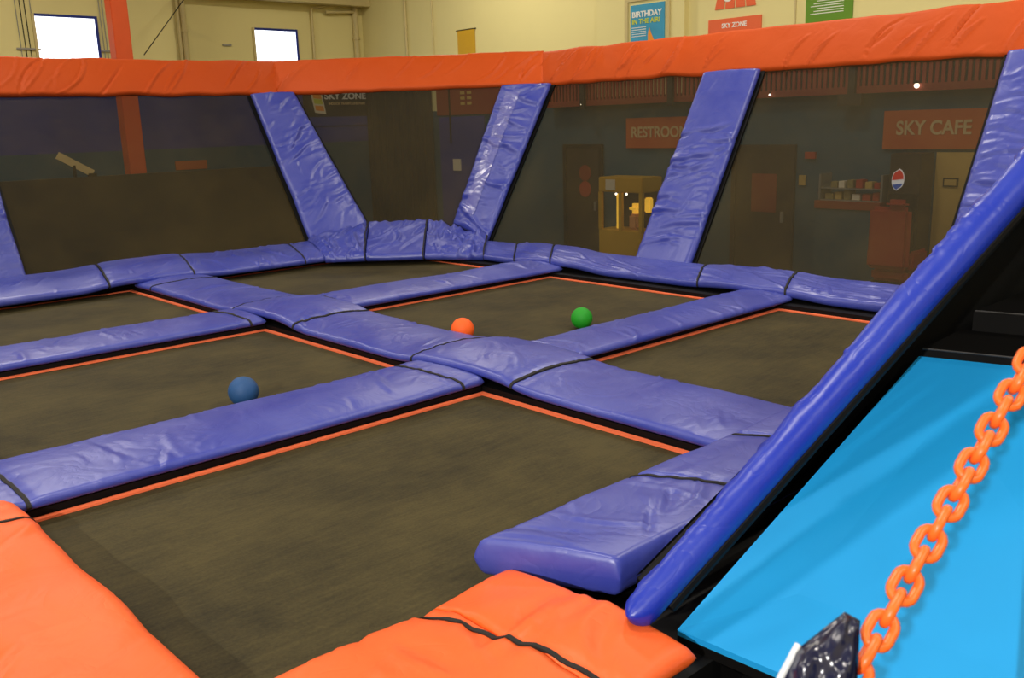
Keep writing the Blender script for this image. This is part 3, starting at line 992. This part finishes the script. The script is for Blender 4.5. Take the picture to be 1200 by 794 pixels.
# ------------------------------------------------------------------ balls
for loc, r, m, lab in (((4.35, 5.33), 0.089, 'ball_orange', 'orange foam ball against the blue crossing pad'),
                       ((5.24, 4.92), 0.086, 'ball_green', 'green foam ball behind the blue pad'),
                       ((2.39, 5.03), 0.090, 'ball_blue', 'scuffed dark blue foam ball on the trampoline bed')):
    bm = bmesh.new()
    bmesh.ops.create_icosphere(bm, subdivisions=5, radius=r)
    for v in bm.verts:
        v.co *= 1 + 0.012 * noise.noise(v.co * 9)
        if v.co.z < -0.985 * r:
            v.co.z = -0.985 * r
    me = bpy.data.meshes.new('ball')
    bm.to_mesh(me); bm.free()
    o = link('ball', me, M[m], None, (loc[0], loc[1], r * 0.985 - 0.010), True)
    tag(o, lab, 'ball', 'foam balls on the trampolines')

# ------------------------------------------------------------------ beyond the north mesh wall
tag(box('barrier_wall', (-6, 16.4, ZF), (9.6, 16.6, 0.92), M['barrier']), 'low dark olive barrier wall behind the window-side mesh wall', 'barrier')
col = empty('column', (6.45, 17.0, ZF), 'orange square column rising behind the window-side mesh wall', 'column')
box('shaft', (6.30, 16.86, ZF), (6.59, 17.14, ZC), M['column'], col, 0.01)
box('base_plate', (6.2, 16.77, ZF), (6.7, 17.23, ZF + 0.03), M['frame'], col)
bd = empty('slanted_board', (5.25, 16.5, 0.92), 'pale slanted board propped on the barrier behind the window-side mesh wall', 'board')
me = box_mesh(0.12, 0.03, 0.62)
me.transform(Matrix.Rotation(-1.02, 4, 'Y'))
link('board_face', me, M['pale_board'], bd, (5.53, 16.5, 0.97))
box('prop', (5.22, 16.48, 0.92), (5.26, 16.52, 1.12), M['frame'], bd)
box('foot', (5.45, 16.46, 0.92), (5.58, 16.54, 0.975), M['frame'], bd)
tag(box('notice_board', (8.11, YN - 0.03, 0.84), (8.8, YN - 0.002, 1.02), M['sign_orange']), 'small orange notice board low on the teal wall', 'notice')

# pipes and cables on the cream north wall
for x, r, lab in ((8.47, 0.035, 'thin cream conduit beside the thicker wall pipe between the windows'), (8.58, 0.06, 'thick cream pipe down the wall between the windows'),
                  (12.76, 0.07, 'thick cream pipe in the corner of the cream walls'), (11.6, 0.03, 'thin cream pipe beside the smaller window')):
    p = empty('wall_pipe', (x, YN - 0.08, 2.7), lab, 'pipe')
    tube('pipe_run', (x, YN - 0.08, 2.7), (x, YN - 0.08, 4.25 if x in (11.6,) else ZC), r, M['cream_dark'], p)
    tube('coupling', (x, YN - 0.08, 3.6), (x, YN - 0.08, 3.66), r * 1.25, M['cream_dark'], p)
hp = empty('overhead_pipe', (12.2, YN - 0.08, 4.2), 'cream pipe run joining the two corner pipes under the roof', 'pipe')
tube('pipe_run', (11.6, YN - 0.08, 4.24), (12.76, YN - 0.08, 4.46), 0.03, M['cream_dark'], hp)
tube('branch', (11.95, YN - 0.12, 4.17), (12.7, YN - 0.12, 4.22), 0.035, M['cream_dark'], hp)
for xs, lab in (((5.42, 5.5, 5.58, 5.68), 'bundle of thin cables on the wall beside the big window'), ((6.92, 6.98, 7.05), 'thin cables between the big window and the orange column')):
    g = empty('cable_bundle', (sum(xs) / len(xs), YN - 0.02, 2.7), lab, 'cables')
    for x in xs:
        tube('cable', (x + 0.03, YN - 0.02, 2.7), (x, YN - 0.02, ZC), 0.009, M['frame'] if x in (5.5, 5.58) else M['steel'], g, 6)
    box('clip', (min(xs) - 0.06, YN - 0.04, 3.18), (max(xs) + 0.1, YN - 0.03, 3.21), M['steel'], g)
tag(tube('guy_wire', (7.0, 17.4, 3.0), (8.6, 18.6, 4.4), 0.009, M['frame'], None, 6), 'diagonal wire crossing the cream wall by the orange column', 'wire')
tag(box('wall_plate', (9.42, YN - 0.03, 3.37), (9.62, YN - 0.002, 3.41), M['steel']), 'small grey plate on the cream wall between the windows', 'plate')
tag(box('roof_beam', (8.7, YN - 0.4, 4.32), (XE - 0.01, YN - 0.15, 4.52), M['cream_dark']), 'cream roof beam above the smaller window', 'beam')

# the sign seen through the corner mesh
sz = empty('sign', (12.2, YN - 0.03, 1.86), 'dark sign reading SKY ZONE seen through the corner mesh', 'sign')
box('sign_board', (11.25, YN - 0.04, 1.86), (12.98, YN - 0.006, 2.6), M['dark_void'], sz)
text_obj('lettering', 'SKY ZONE', 0.2, M['white_text'], sz, (11.80, YN - 0.05, 2.26), 'N', fit=1.14)
text_obj('lettering', 'INDOOR TRAMPOLINE PARK', 0.075, M['sign_text'], sz, (11.9, YN - 0.05, 2.13), 'N', fit=1.02)
lg = link('logo_panel', mesh_from([V((0, 0, 0)), V((0.29, 0, -0.04)), V((0.20, 0, 0.48)), V((-0.09, 0, 0.46)), V((0, 0.015, 0)), V((0.29, 0.015, -0.04)), V((0.20, 0.015, 0.48)), V((-0.09, 0.015, 0.46))],
          [(0, 1, 2, 3), (7, 6, 5, 4), (0, 4, 5, 1), (1, 5, 6, 2), (2, 6, 7, 3), (3, 7, 4, 0)]), M['paper'], sz, (11.52, YN - 0.06, 1.96))
for dz_, m in ((0.05, 'poster_orange'), (0.20, 'lime'), (0.32, 'poster_orange')):
    link('logo_tile', mesh_from([V((0.03 - dz_ * 0.18, 0, dz_)), V((0.25 - dz_ * 0.18, 0, dz_ - 0.02)), V((0.23 - dz_ * 0.18, 0, dz_ + 0.09)), V((0.01 - dz_ * 0.18, 0, dz_ + 0.11))], [(0, 1, 2, 3)]), M[m], sz, (11.52, YN - 0.066, 1.96))
box('blue_band', (11.3, YN - 0.045, 1.66), (12.98, YN - 0.006, 1.86), M['navy'], sz)

# dark curtain, red panel and blue panel on the east wall near the corner
cu = empty('dark_curtain', (12.9, 17.8, ZF), 'tall dark brown curtain in the corner behind the mesh', 'curtain')
n = 60
vs_, fs = [], []
for i in range(n + 1):
    y = 16.6 + 2.5 * i / n
    x = 12.93 + 0.03 * math.sin(i * 0.9)
    vs_ += [V((x, y, ZF + 0.01)), V((x, y, 2.6)), V((x + 0.02, y, 2.6)), V((x + 0.02, y, ZF + 0.01))]
for i in range(n):
    for j in range(4):
        a = i * 4 + j
        b = i * 4 + (j + 1) % 4
        fs.append((a, b, b + 4, a + 4))
fs += [(3, 2, 1, 0), tuple(n * 4 + j for j in range(4))]
me = mesh_from([v - V((12.9, 17.8, ZF)) for v in vs_], fs)
fix_normals(me)
link('cloth', me, M['dark_void'], cu, (12.9, 17.8, ZF), True)
tube('curtain_rod', (12.94, 16.5, 2.62), (12.94, 19.15, 2.62), 0.02, M['frame'], cu)
rp = empty('red_panel', (12.97, 15.4, 1.8), 'red wall panel with small upright print above the navy panel', 'panel')
box('panel_board', (12.96, 14.4, 1.8), (12.998, 16.45, 2.75), M['red_dark'], rp)
for k in range(2):
    for q in range(5):
        box('print_mark', (12.95, 15.62 - 0.22 * k - 0.14, 2.0 + 0.11 * q), (12.959, 15.62 - 0.22 * k, 2.06 + 0.11 * q), M['tan'], rp)
box('panel_gap', (12.945, 15.98, 1.2), (12.959, 16.02, 2.75), M['frame'], rp)
tag(box('blue_panel', (12.97, 14.9, ZF + 0.01), (12.998, 16.4, 1.76), M['navy']), 'dark navy panel below the red panel', 'panel')
tag(box('wall_card', (12.945, 15.7, 0.62), (12.968, 15.95, 0.87), M['paper']), 'small pale card fixed on the navy panel', 'card')
bn = empty('floor_bench', (11.6, 17.4, ZF), 'long low bench with a pale edge behind the corner mesh', 'bench')
box('bench_top', (11.5, 15.9, -0.62), (11.95, 18.6, -0.56), M['tan'], bn)
for y in (16.1, 17.25, 18.4):
    box('leg', (11.6, y - 0.04, ZF), (11.85, y + 0.04, -0.62), M['frame'], bn)

# ------------------------------------------------------------------ east wall furnishings
for y, r, lab in ((17.42, 0.03, 'slim cream pipe with a coupling on the cream wall near the corner'), (16.46, 0.016, 'thin conduit on the cream wall beside the yellow banner')):
    p = empty('wall_pipe', (12.95, y, 2.4), lab, 'pipe')
    tube('pipe_run', (12.95, y, 2.4), (12.95, y, ZC), r, M['cream_dark'], p)
    tube('coupling', (12.95, y, 3.75), (12.95, y, 3.8), r * 1.4, M['cream_dark'], p)
by = empty('banner', (12.97, 15.38, 2.9), 'small plain yellow banner on the cream wall', 'banner')
box('banner_cloth', (12.975, 15.11, 2.9), (12.99, 15.66, 3.50), M['yellow'], by)
tube('banner_rod', (12.982, 15.07, 3.51), (12.982, 15.70, 3.51), 0.012, M['frame'], by, 8)

XP = 12.88     # face of the pilaster
po = empty('poster', (XP - 0.02, 10.5, 2.8), 'blue poster reading BIRTHDAY IN THE AIR in a beige frame', 'poster')
box('poster_sheet', (XP - 0.02, 10.11, 2.8), (XP - 0.005, 10.84, 3.49), M['poster_blue'], po)
for a, b in (((10.0, 2.74), (10.06, 3.62)), ((10.9, 2.74), (10.97, 3.62)), ((10.06, 3.55), (10.9, 3.62)), ((10.06, 2.74), (10.9, 2.79))):
    box('poster_frame', (XP - 0.03, a[0], a[1]), (XP - 0.002, b[0], b[1]), M['cream_dark'], po)
text_obj('lettering', 'BIRTHDAY', 0.13, M['white_text'], po, (XP - 0.024, 10.80, 3.29), 'E', 0.003, fit=0.64)
text_obj('lettering', 'IN THE AIR!', 0.11, M['lime'], po, (XP - 0.024, 10.80, 3.18), 'E', 0.003, fit=0.60)
for q in range(5):
    box('print_line', (XP - 0.025, 10.50, 3.115 - 0.035 * q), (XP - 0.021, 10.81, 3.125 - 0.035 * q), M['white_text'], po)
link('print_figure', mesh_from([V((0, 0.10, 0)), V((0, -0.06, 0)), V((0, 0.02, 0.14)), V((0, 0.07, 0.26)), V((0, 0.10, 0.14))], [(0, 1, 2, 3, 4)]), M['poster_orange'], po, (XP - 0.024, 10.36, 2.85))

lo_ = empty('wall_logo', (12.98, 8.85, 2.8), 'large orange tile logo on the cream wall, cut off at the top', 'logo')
rows = [(3.26, 3.42, 0.78, 0.70), (3.44, 3.60, 0.69, 0.60)]
for z0, z1, w0, w1 in rows:
    for q in range(4):
        a0, a1 = -w0 / 2 + w0 * q / 4 + 0.012, -w0 / 2 + w0 * (q + 1) / 4 - 0.012
        b0, b1 = -w1 / 2 + w1 * q / 4 + 0.012, -w1 / 2 + w1 * (q + 1) / 4 - 0.012
        vs_ = [V((0, -a0, z0)), V((0, -a1, z0)), V((0, -b1, z1)), V((0, -b0, z1))]
        vs_ = vs_ + [v + V((0.012, 0, 0)) for v in vs_]
        me = mesh_from([v - V((0, 0, 2.8)) for v in vs_], [(0, 1, 2, 3), (7, 6, 5, 4), (0, 4, 5, 1), (1, 5, 6, 2), (2, 6, 7, 3), (3, 7, 4, 0)])
        fix_normals(me)
        link('logo_tile', me, M['logo_orange'], lo_, (12.984, 8.82, 2.8))
bm = bmesh.new()
bmesh.ops.create_circle(bm, cap_ends=True, radius=0.11, segments=24)
bmesh.ops.rotate(bm, matrix=Matrix.Rotation(math.pi / 2, 3, 'Y'), verts=bm.verts)
me = bpy.data.meshes.new('disc'); bm.to_mesh(me); bm.free()
link('logo_disc', me, M['white_text'], lo_, (12.98, 8.95, 3.47))
box('logo_bar', (12.975, 8.33, 2.86), (12.995, 9.31, 3.11), M['logo_orange'], lo_)
text_obj('lettering', 'SKY ZONE', 0.1, M['white_text'], lo_, (12.972, 9.05, 2.97), 'E', 0.002, fit=0.46)

gp = empty('poster', (12.97, 7.2, 2.7), 'green poster with fine white print lines', 'poster')
box('poster_sheet', (12.975, 6.84, 2.7), (12.99, 7.58, 3.55), M['poster_green'], gp)
for q in range(9):
    box('print_line', (12.971, 6.98, 3.02 + 0.035 * q), (12.976, 7.50 - 0.05 * (q % 3), 3.03 + 0.035 * q), M['white_text'], gp)
tag(tube('wall_pipe', (12.97, 7.75, 2.4), (12.97, 7.75, ZC), 0.015, M['cream_dark'], None, 8), 'thin conduit between the orange logo and the green poster', 'pipe')

# balcony rail over the teal wall
br = empty('balcony_rail', (12.85, 8.8, 1.86), 'long dark red slatted balcony rail above the restroom and cafe signs', 'railing')
box('bottom_rail', (12.80, 4.2, 1.86), (12.90, 12.9, 1.96), M['red_rail'], br)
box('top_rail', (12.80, 4.2, 2.58), (12.90, 12.9, 2.66), M['red_rail'], br)
box('backing', (12.93, 4.2, 1.92), (12.96, 12.9, 2.6), M['dark_brown'], br)
bal = box_mesh(0.03, 0.045, 0.62)
bal.materials.append(M['red_rail'])
y = 4.25
k = 0
while y < 12.88:
    o = bpy.data.objects.new('baluster', bal)
    C.objects.link(o)
    o.parent = br
    o.location = V((12.85, y, 1.96)) - V(br.location)
    y += 0.085
for y in (11.9, 9.9, 8.6, 6.68):
    box('post', (12.74, y - 0.05, 1.72 if y == 6.68 else 1.80), (12.80, y + 0.05, 2.66), M['dark_brown'], br)
box('beam_bracket', (12.7, 6.5, 1.70), (12.80, 6.86, 1.86), M['dark_brown'], br)
for y, z, s, lab in ((11.92, 1.89, 0.022, 'tiny bright lamp under the balcony rail above the restroom door'), (8.48, 1.91, 0.022, 'tiny bright lamp under the balcony rail beside the slanted post pad'),
                     (5.75, 1.93, 0.035, 'bright round lamp under the balcony rail above the cafe sign'), (8.0, 1.9, 0.018, 'faint tiny lamp under the balcony rail between door and cafe')):
    bm = bmesh.new()
    bmesh.ops.create_uvsphere(bm, u_segments=12, v_segments=8, radius=s)
    me = bpy.data.meshes.new('bulb'); bm.to_mesh(me); bm.free()
    t = empty('small_lamp', (12.76, y, z), lab, 'lamp')
    link('bulb', me, M['lamp_spot'], t, (12.76, y, z), True)
    tube('socket', (12.76, y, z + s * 0.8), (12.76, y, z + s + 0.03), s * 0.6, M['frame'], t, 8)

s1 = empty('sign', (12.95, 10.4, 1.1), 'orange sign reading RESTROOMS above the teal wall', 'sign')
box('sign_board', (12.95, 9.42, 1.1), (12.99, 11.02, 1.62), M['sign_orange'], s1)
text_obj('lettering', 'RESTROOMS', 0.26, M['sign_text'], s1, (12.946, 10.89, 1.285), 'E', 0.004, fit=1.34)
s2 = empty('sign', (12.95, 5.6, 1.08), 'orange sign reading SKY CAFE on the teal wall', 'sign')
box('sign_board', (12.95, 4.70, 1.08), (12.99, 6.27, 1.61), M['sign_orange'], s2)
text_obj('lettering', 'SKY CAFE', 0.26, M['sign_text'], s2, (12.946, 6.08, 1.285), 'E', 0.004, fit=1.02)

d1 = empty('door_1', (12.95, 12.1, ZF), None, None)
tag(d1, kind='structure')
d1_leaf = box('door_leaf', (12.96, 11.68, ZF + 0.01), (12.99, 12.52, 1.10), M['dark_brown'], d1)
box('door_frame', (12.94, 12.52, ZF), (12.995, 12.60, 1.17), M['frame'], d1)
box('door_frame', (12.94, 11.60, ZF), (12.995, 11.68, 1.17), M['frame'], d1)
box('door_frame', (12.94, 11.68, 1.10), (12.995, 12.52, 1.17), M['frame'], d1)
box('handle', (12.92, 11.74, -0.05), (12.96, 11.79, 0.12), M['steel'], d1_leaf)
for z, m in ((0.64, 'red_rail'), (0.34, 'red_pad')):
    bm = bmesh.new()
    bmesh.ops.create_cone(bm, cap_ends=True, segments=20, radius1=0.15, radius2=0.15, depth=0.012)
    bmesh.ops.rotate(bm, matrix=Matrix.Rotation(math.pi / 2, 3, 'Y'), verts=bm.verts)
    me = bpy.data.meshes.new('disc'); bm.to_mesh(me); bm.free()
    o = link('door_sticker', me, M[m], None, (12.952, 12.03, z))
    tag(o, 'upper dark red round sticker on the restroom door' if z > 0.5 else 'lower brighter red round sticker on the restroom door', 'sticker')
d2 = empty('door_2', (12.95, 8.2, ZF), None, None)
tag(d2, kind='structure')
d2_leaf = box('door_leaf', (12.96, 7.72, ZF + 0.01), (12.99, 8.70, 1.08), M['dark_brown'], d2)
box('door_frame', (12.94, 8.70, ZF), (12.995, 8.78, 1.15), M['dark_brown'], d2)
box('door_frame', (12.94, 7.64, ZF), (12.995, 7.72, 1.15), M['dark_brown'], d2)
box('door_frame', (12.94, 7.72, 1.08), (12.995, 8.70, 1.15), M['dark_brown'], d2)
box('door_panel', (12.952, 7.95, 0.1), (12.96, 8.4, 0.7), M['red_dark'], d2_leaf)
box('handle', (12.92, 7.8, -0.05), (12.96, 7.85, 0.12), M['steel'], d2_leaf)

# yellow prize machine
pm = empty('prize_machine', (12.65, 10.8, ZF), 'yellow framed prize machine with a lit case by the restrooms', 'machine')
xa, xb = 12.4, 12.95
box('cabinet', (xa, 10.2, ZF), (xb, 11.2, -0.30), M['yellow'], pm, 0.015)
box('top_box', (xa, 10.2, 0.36), (xb, 11.2, 0.62), M['yellow'], pm, 0.015)
for y in (10.2, 10.66, 11.13):
    box('corner_post', (xa, y, -0.30), (xa + 0.06, y + 0.07, 0.36), M['yellow'], pm)
box('back_panel', (xb - 0.04, 10.2, -0.30), (xb, 11.2, 0.36), M['dark_brown'], pm)
box('poster_card', (xa - 0.01, 10.80, 0.40), (xa - 0.001, 11.02, 0.58), M['paper'], pm)
tube('light_tube', (xa + 0.1, 10.82, -0.28), (xa + 0.1, 10.82, 0.33), 0.03, M['glass_lit'], pm, 10)
box('lit_prize', (xa + 0.15, 10.44, -0.30), (xa + 0.35, 10.64, -0.02), M['skin_pink'], pm, 0.04)
box('lit_prize', (xa + 0.14, 10.42, -0.02), (xa + 0.36, 10.66, 0.16), M['glass_lit'], pm, 0.07)
box('lit_prize', (xa + 0.3, 10.28, 0.0), (xa + 0.42, 10.40, 0.26), M['glass_lit'], pm, 0.02)
for y, z in ((10.80, 0.33), (10.56, 0.335)):
    bm = bmesh.new()
    bmesh.ops.create_uvsphere(bm, u_segments=10, v_segments=6, radius=0.02)
    me = bpy.data.meshes.new('bulb'); bm.to_mesh(me); bm.free()
    link('bulb', me, M['lamp_spot'], pm, (xa + 0.02, y, z), True)

# snack display counter and cafe things
ct = empty('display_counter', (12.7, 6.55, ZF), 'snack display counter with a red band beside the drinks cooler', 'counter')
box('counter_body', (12.55, 6.05, ZF), (12.95, 7.05, 0.25), M['teal'], ct, 0.01)
box('red_band', (12.53, 6.05, 0.25), (12.95, 7.05, 0.36), M['red_rail'], ct)
for z in (0.36, 0.53):
    box('shelf', (12.60, 6.08, z), (12.92, 7.02, z + 0.015), M['steel'], ct)
for y in (6.06, 7.0):
    box('upright', (12.60, y, 0.36), (12.92, y + 0.03, 0.74), M['steel'], ct)
random.seed(11)
for z in (0.375, 0.545):
    y = 6.13
    while y < 6.9:
        wdt = random.uniform(0.07, 0.13)
        hgt = random.uniform(0.08, 0.14)
        o = box('snack_box', (12.66, y, z), (12.82, y + wdt, z + hgt), random.choice([M['grey_goods'], M['tan'], M['paper'], M['red_pad']]), None, 0.005)
        tag(o, 'small packaged snack on the counter display shelf', 'snack', 'snacks on the display shelves')
        y += wdt + random.uniform(0.02, 0.05)
ck = empty('drinks_cooler', (12.7, 5.72, ZF), 'dark drinks cooler with a round red white and blue emblem', 'cooler')
box('cooler_body', (12.55, 5.52, ZF), (12.95, 5.95, 1.04), M['dark_brown'], ck, 0.01)
box('cooler_door', (12.53, 5.55, ZF + 0.1), (12.55, 5.92, 0.5), M['frame'], ck)
def disc_seg(name, r, z_lo, z_hi, mat, dx):
    pts = []
    n = 12
    zs = [z_lo + (z_hi - z_lo) * i / n for i in range(n + 1)]
    pl = [V((0, math.sqrt(max(0, r * r - z * z)) * 0.62, z)) for z in zs]
    pr_ = [V((0, -math.sqrt(max(0, r * r - z * z)) * 0.62, z + 0.02)) for z in reversed(zs)]
    pts = pl + pr_
    k = len(pts)
    vs_ = pts + [p + V((0.008, 0, 0)) for p in pts]
    fs = [tuple(range(k)), tuple(range(2 * k - 1, k - 1, -1))] + [(i, k + i, k + (i + 1) % k, (i + 1) % k) for i in range(k)]
    me = mesh_from(vs_, fs)
    fix_normals(me)
    link(name, me, mat, ck, (12.535 + dx, 5.82, 0.68))
disc_seg('emblem_white', 0.14, -0.139, 0.139, M['logo_white'], 0.0)
disc_seg('emblem_red', 0.125, 0.0, 0.124, M['logo_red'], -0.006)
disc_seg('emblem_blue', 0.125, -0.124, -0.06, M['logo_blue'], -0.006)
tag(box('tan_board', (12.96, 4.75, ZF + 0.01), (12.99, 5.50, 1.04), M['tan']), 'tan board under the cafe sign', 'board')
mb = empty('menu_holder', (12.9, 5.28, 0.55), 'small dark menu holder on the tan board', 'holder')
box('menu_frame', (12.94, 5.18, 0.58), (12.957, 5.38, 0.70), M['frame'], mb)
box('menu_sheet', (12.935, 5.2, 0.6), (12.94, 5.36, 0.68), M['tan'], mb)
ch_ = empty('armchair', (12.2, 5.6, ZF), 'red upholstered armchair in front of the drinks cooler', 'chair')
box('seat', (11.95, 5.35, -0.62), (12.4, 5.85, -0.45), M['red_pad'], ch_, 0.04)
box('backrest', (11.86, 5.32, -0.45), (11.98, 5.88, 0.38), M['red_pad'], ch_, 0.055)
box('headrest', (11.85, 5.36, 0.36), (11.97, 5.66, 0.48), M['red_pad'], ch_, 0.05)
for y in (5.28, 5.84):
    box('armrest', (11.95, y, -0.45), (12.4, y + 0.08, -0.2), M['red_pad'], ch_, 0.03)
for x in (11.95, 12.35):
    for y in (5.36, 5.80):
        box('leg', (x - 0.02, y - 0.02, ZF), (x + 0.02, y + 0.02, -0.62), M['frame'], ch_)
tag(box('alarm_box', (12.95, 7.31, 0.94), (12.99, 7.48, 1.04), M['red_pad']), 'small red alarm box on the teal wall', 'alarm')
tag(box('switch_plate', (12.96, 7.46, 0.54), (12.99, 7.57, 0.69), M['tan']), 'tan switch plate on the teal wall below the alarm box', 'switch')
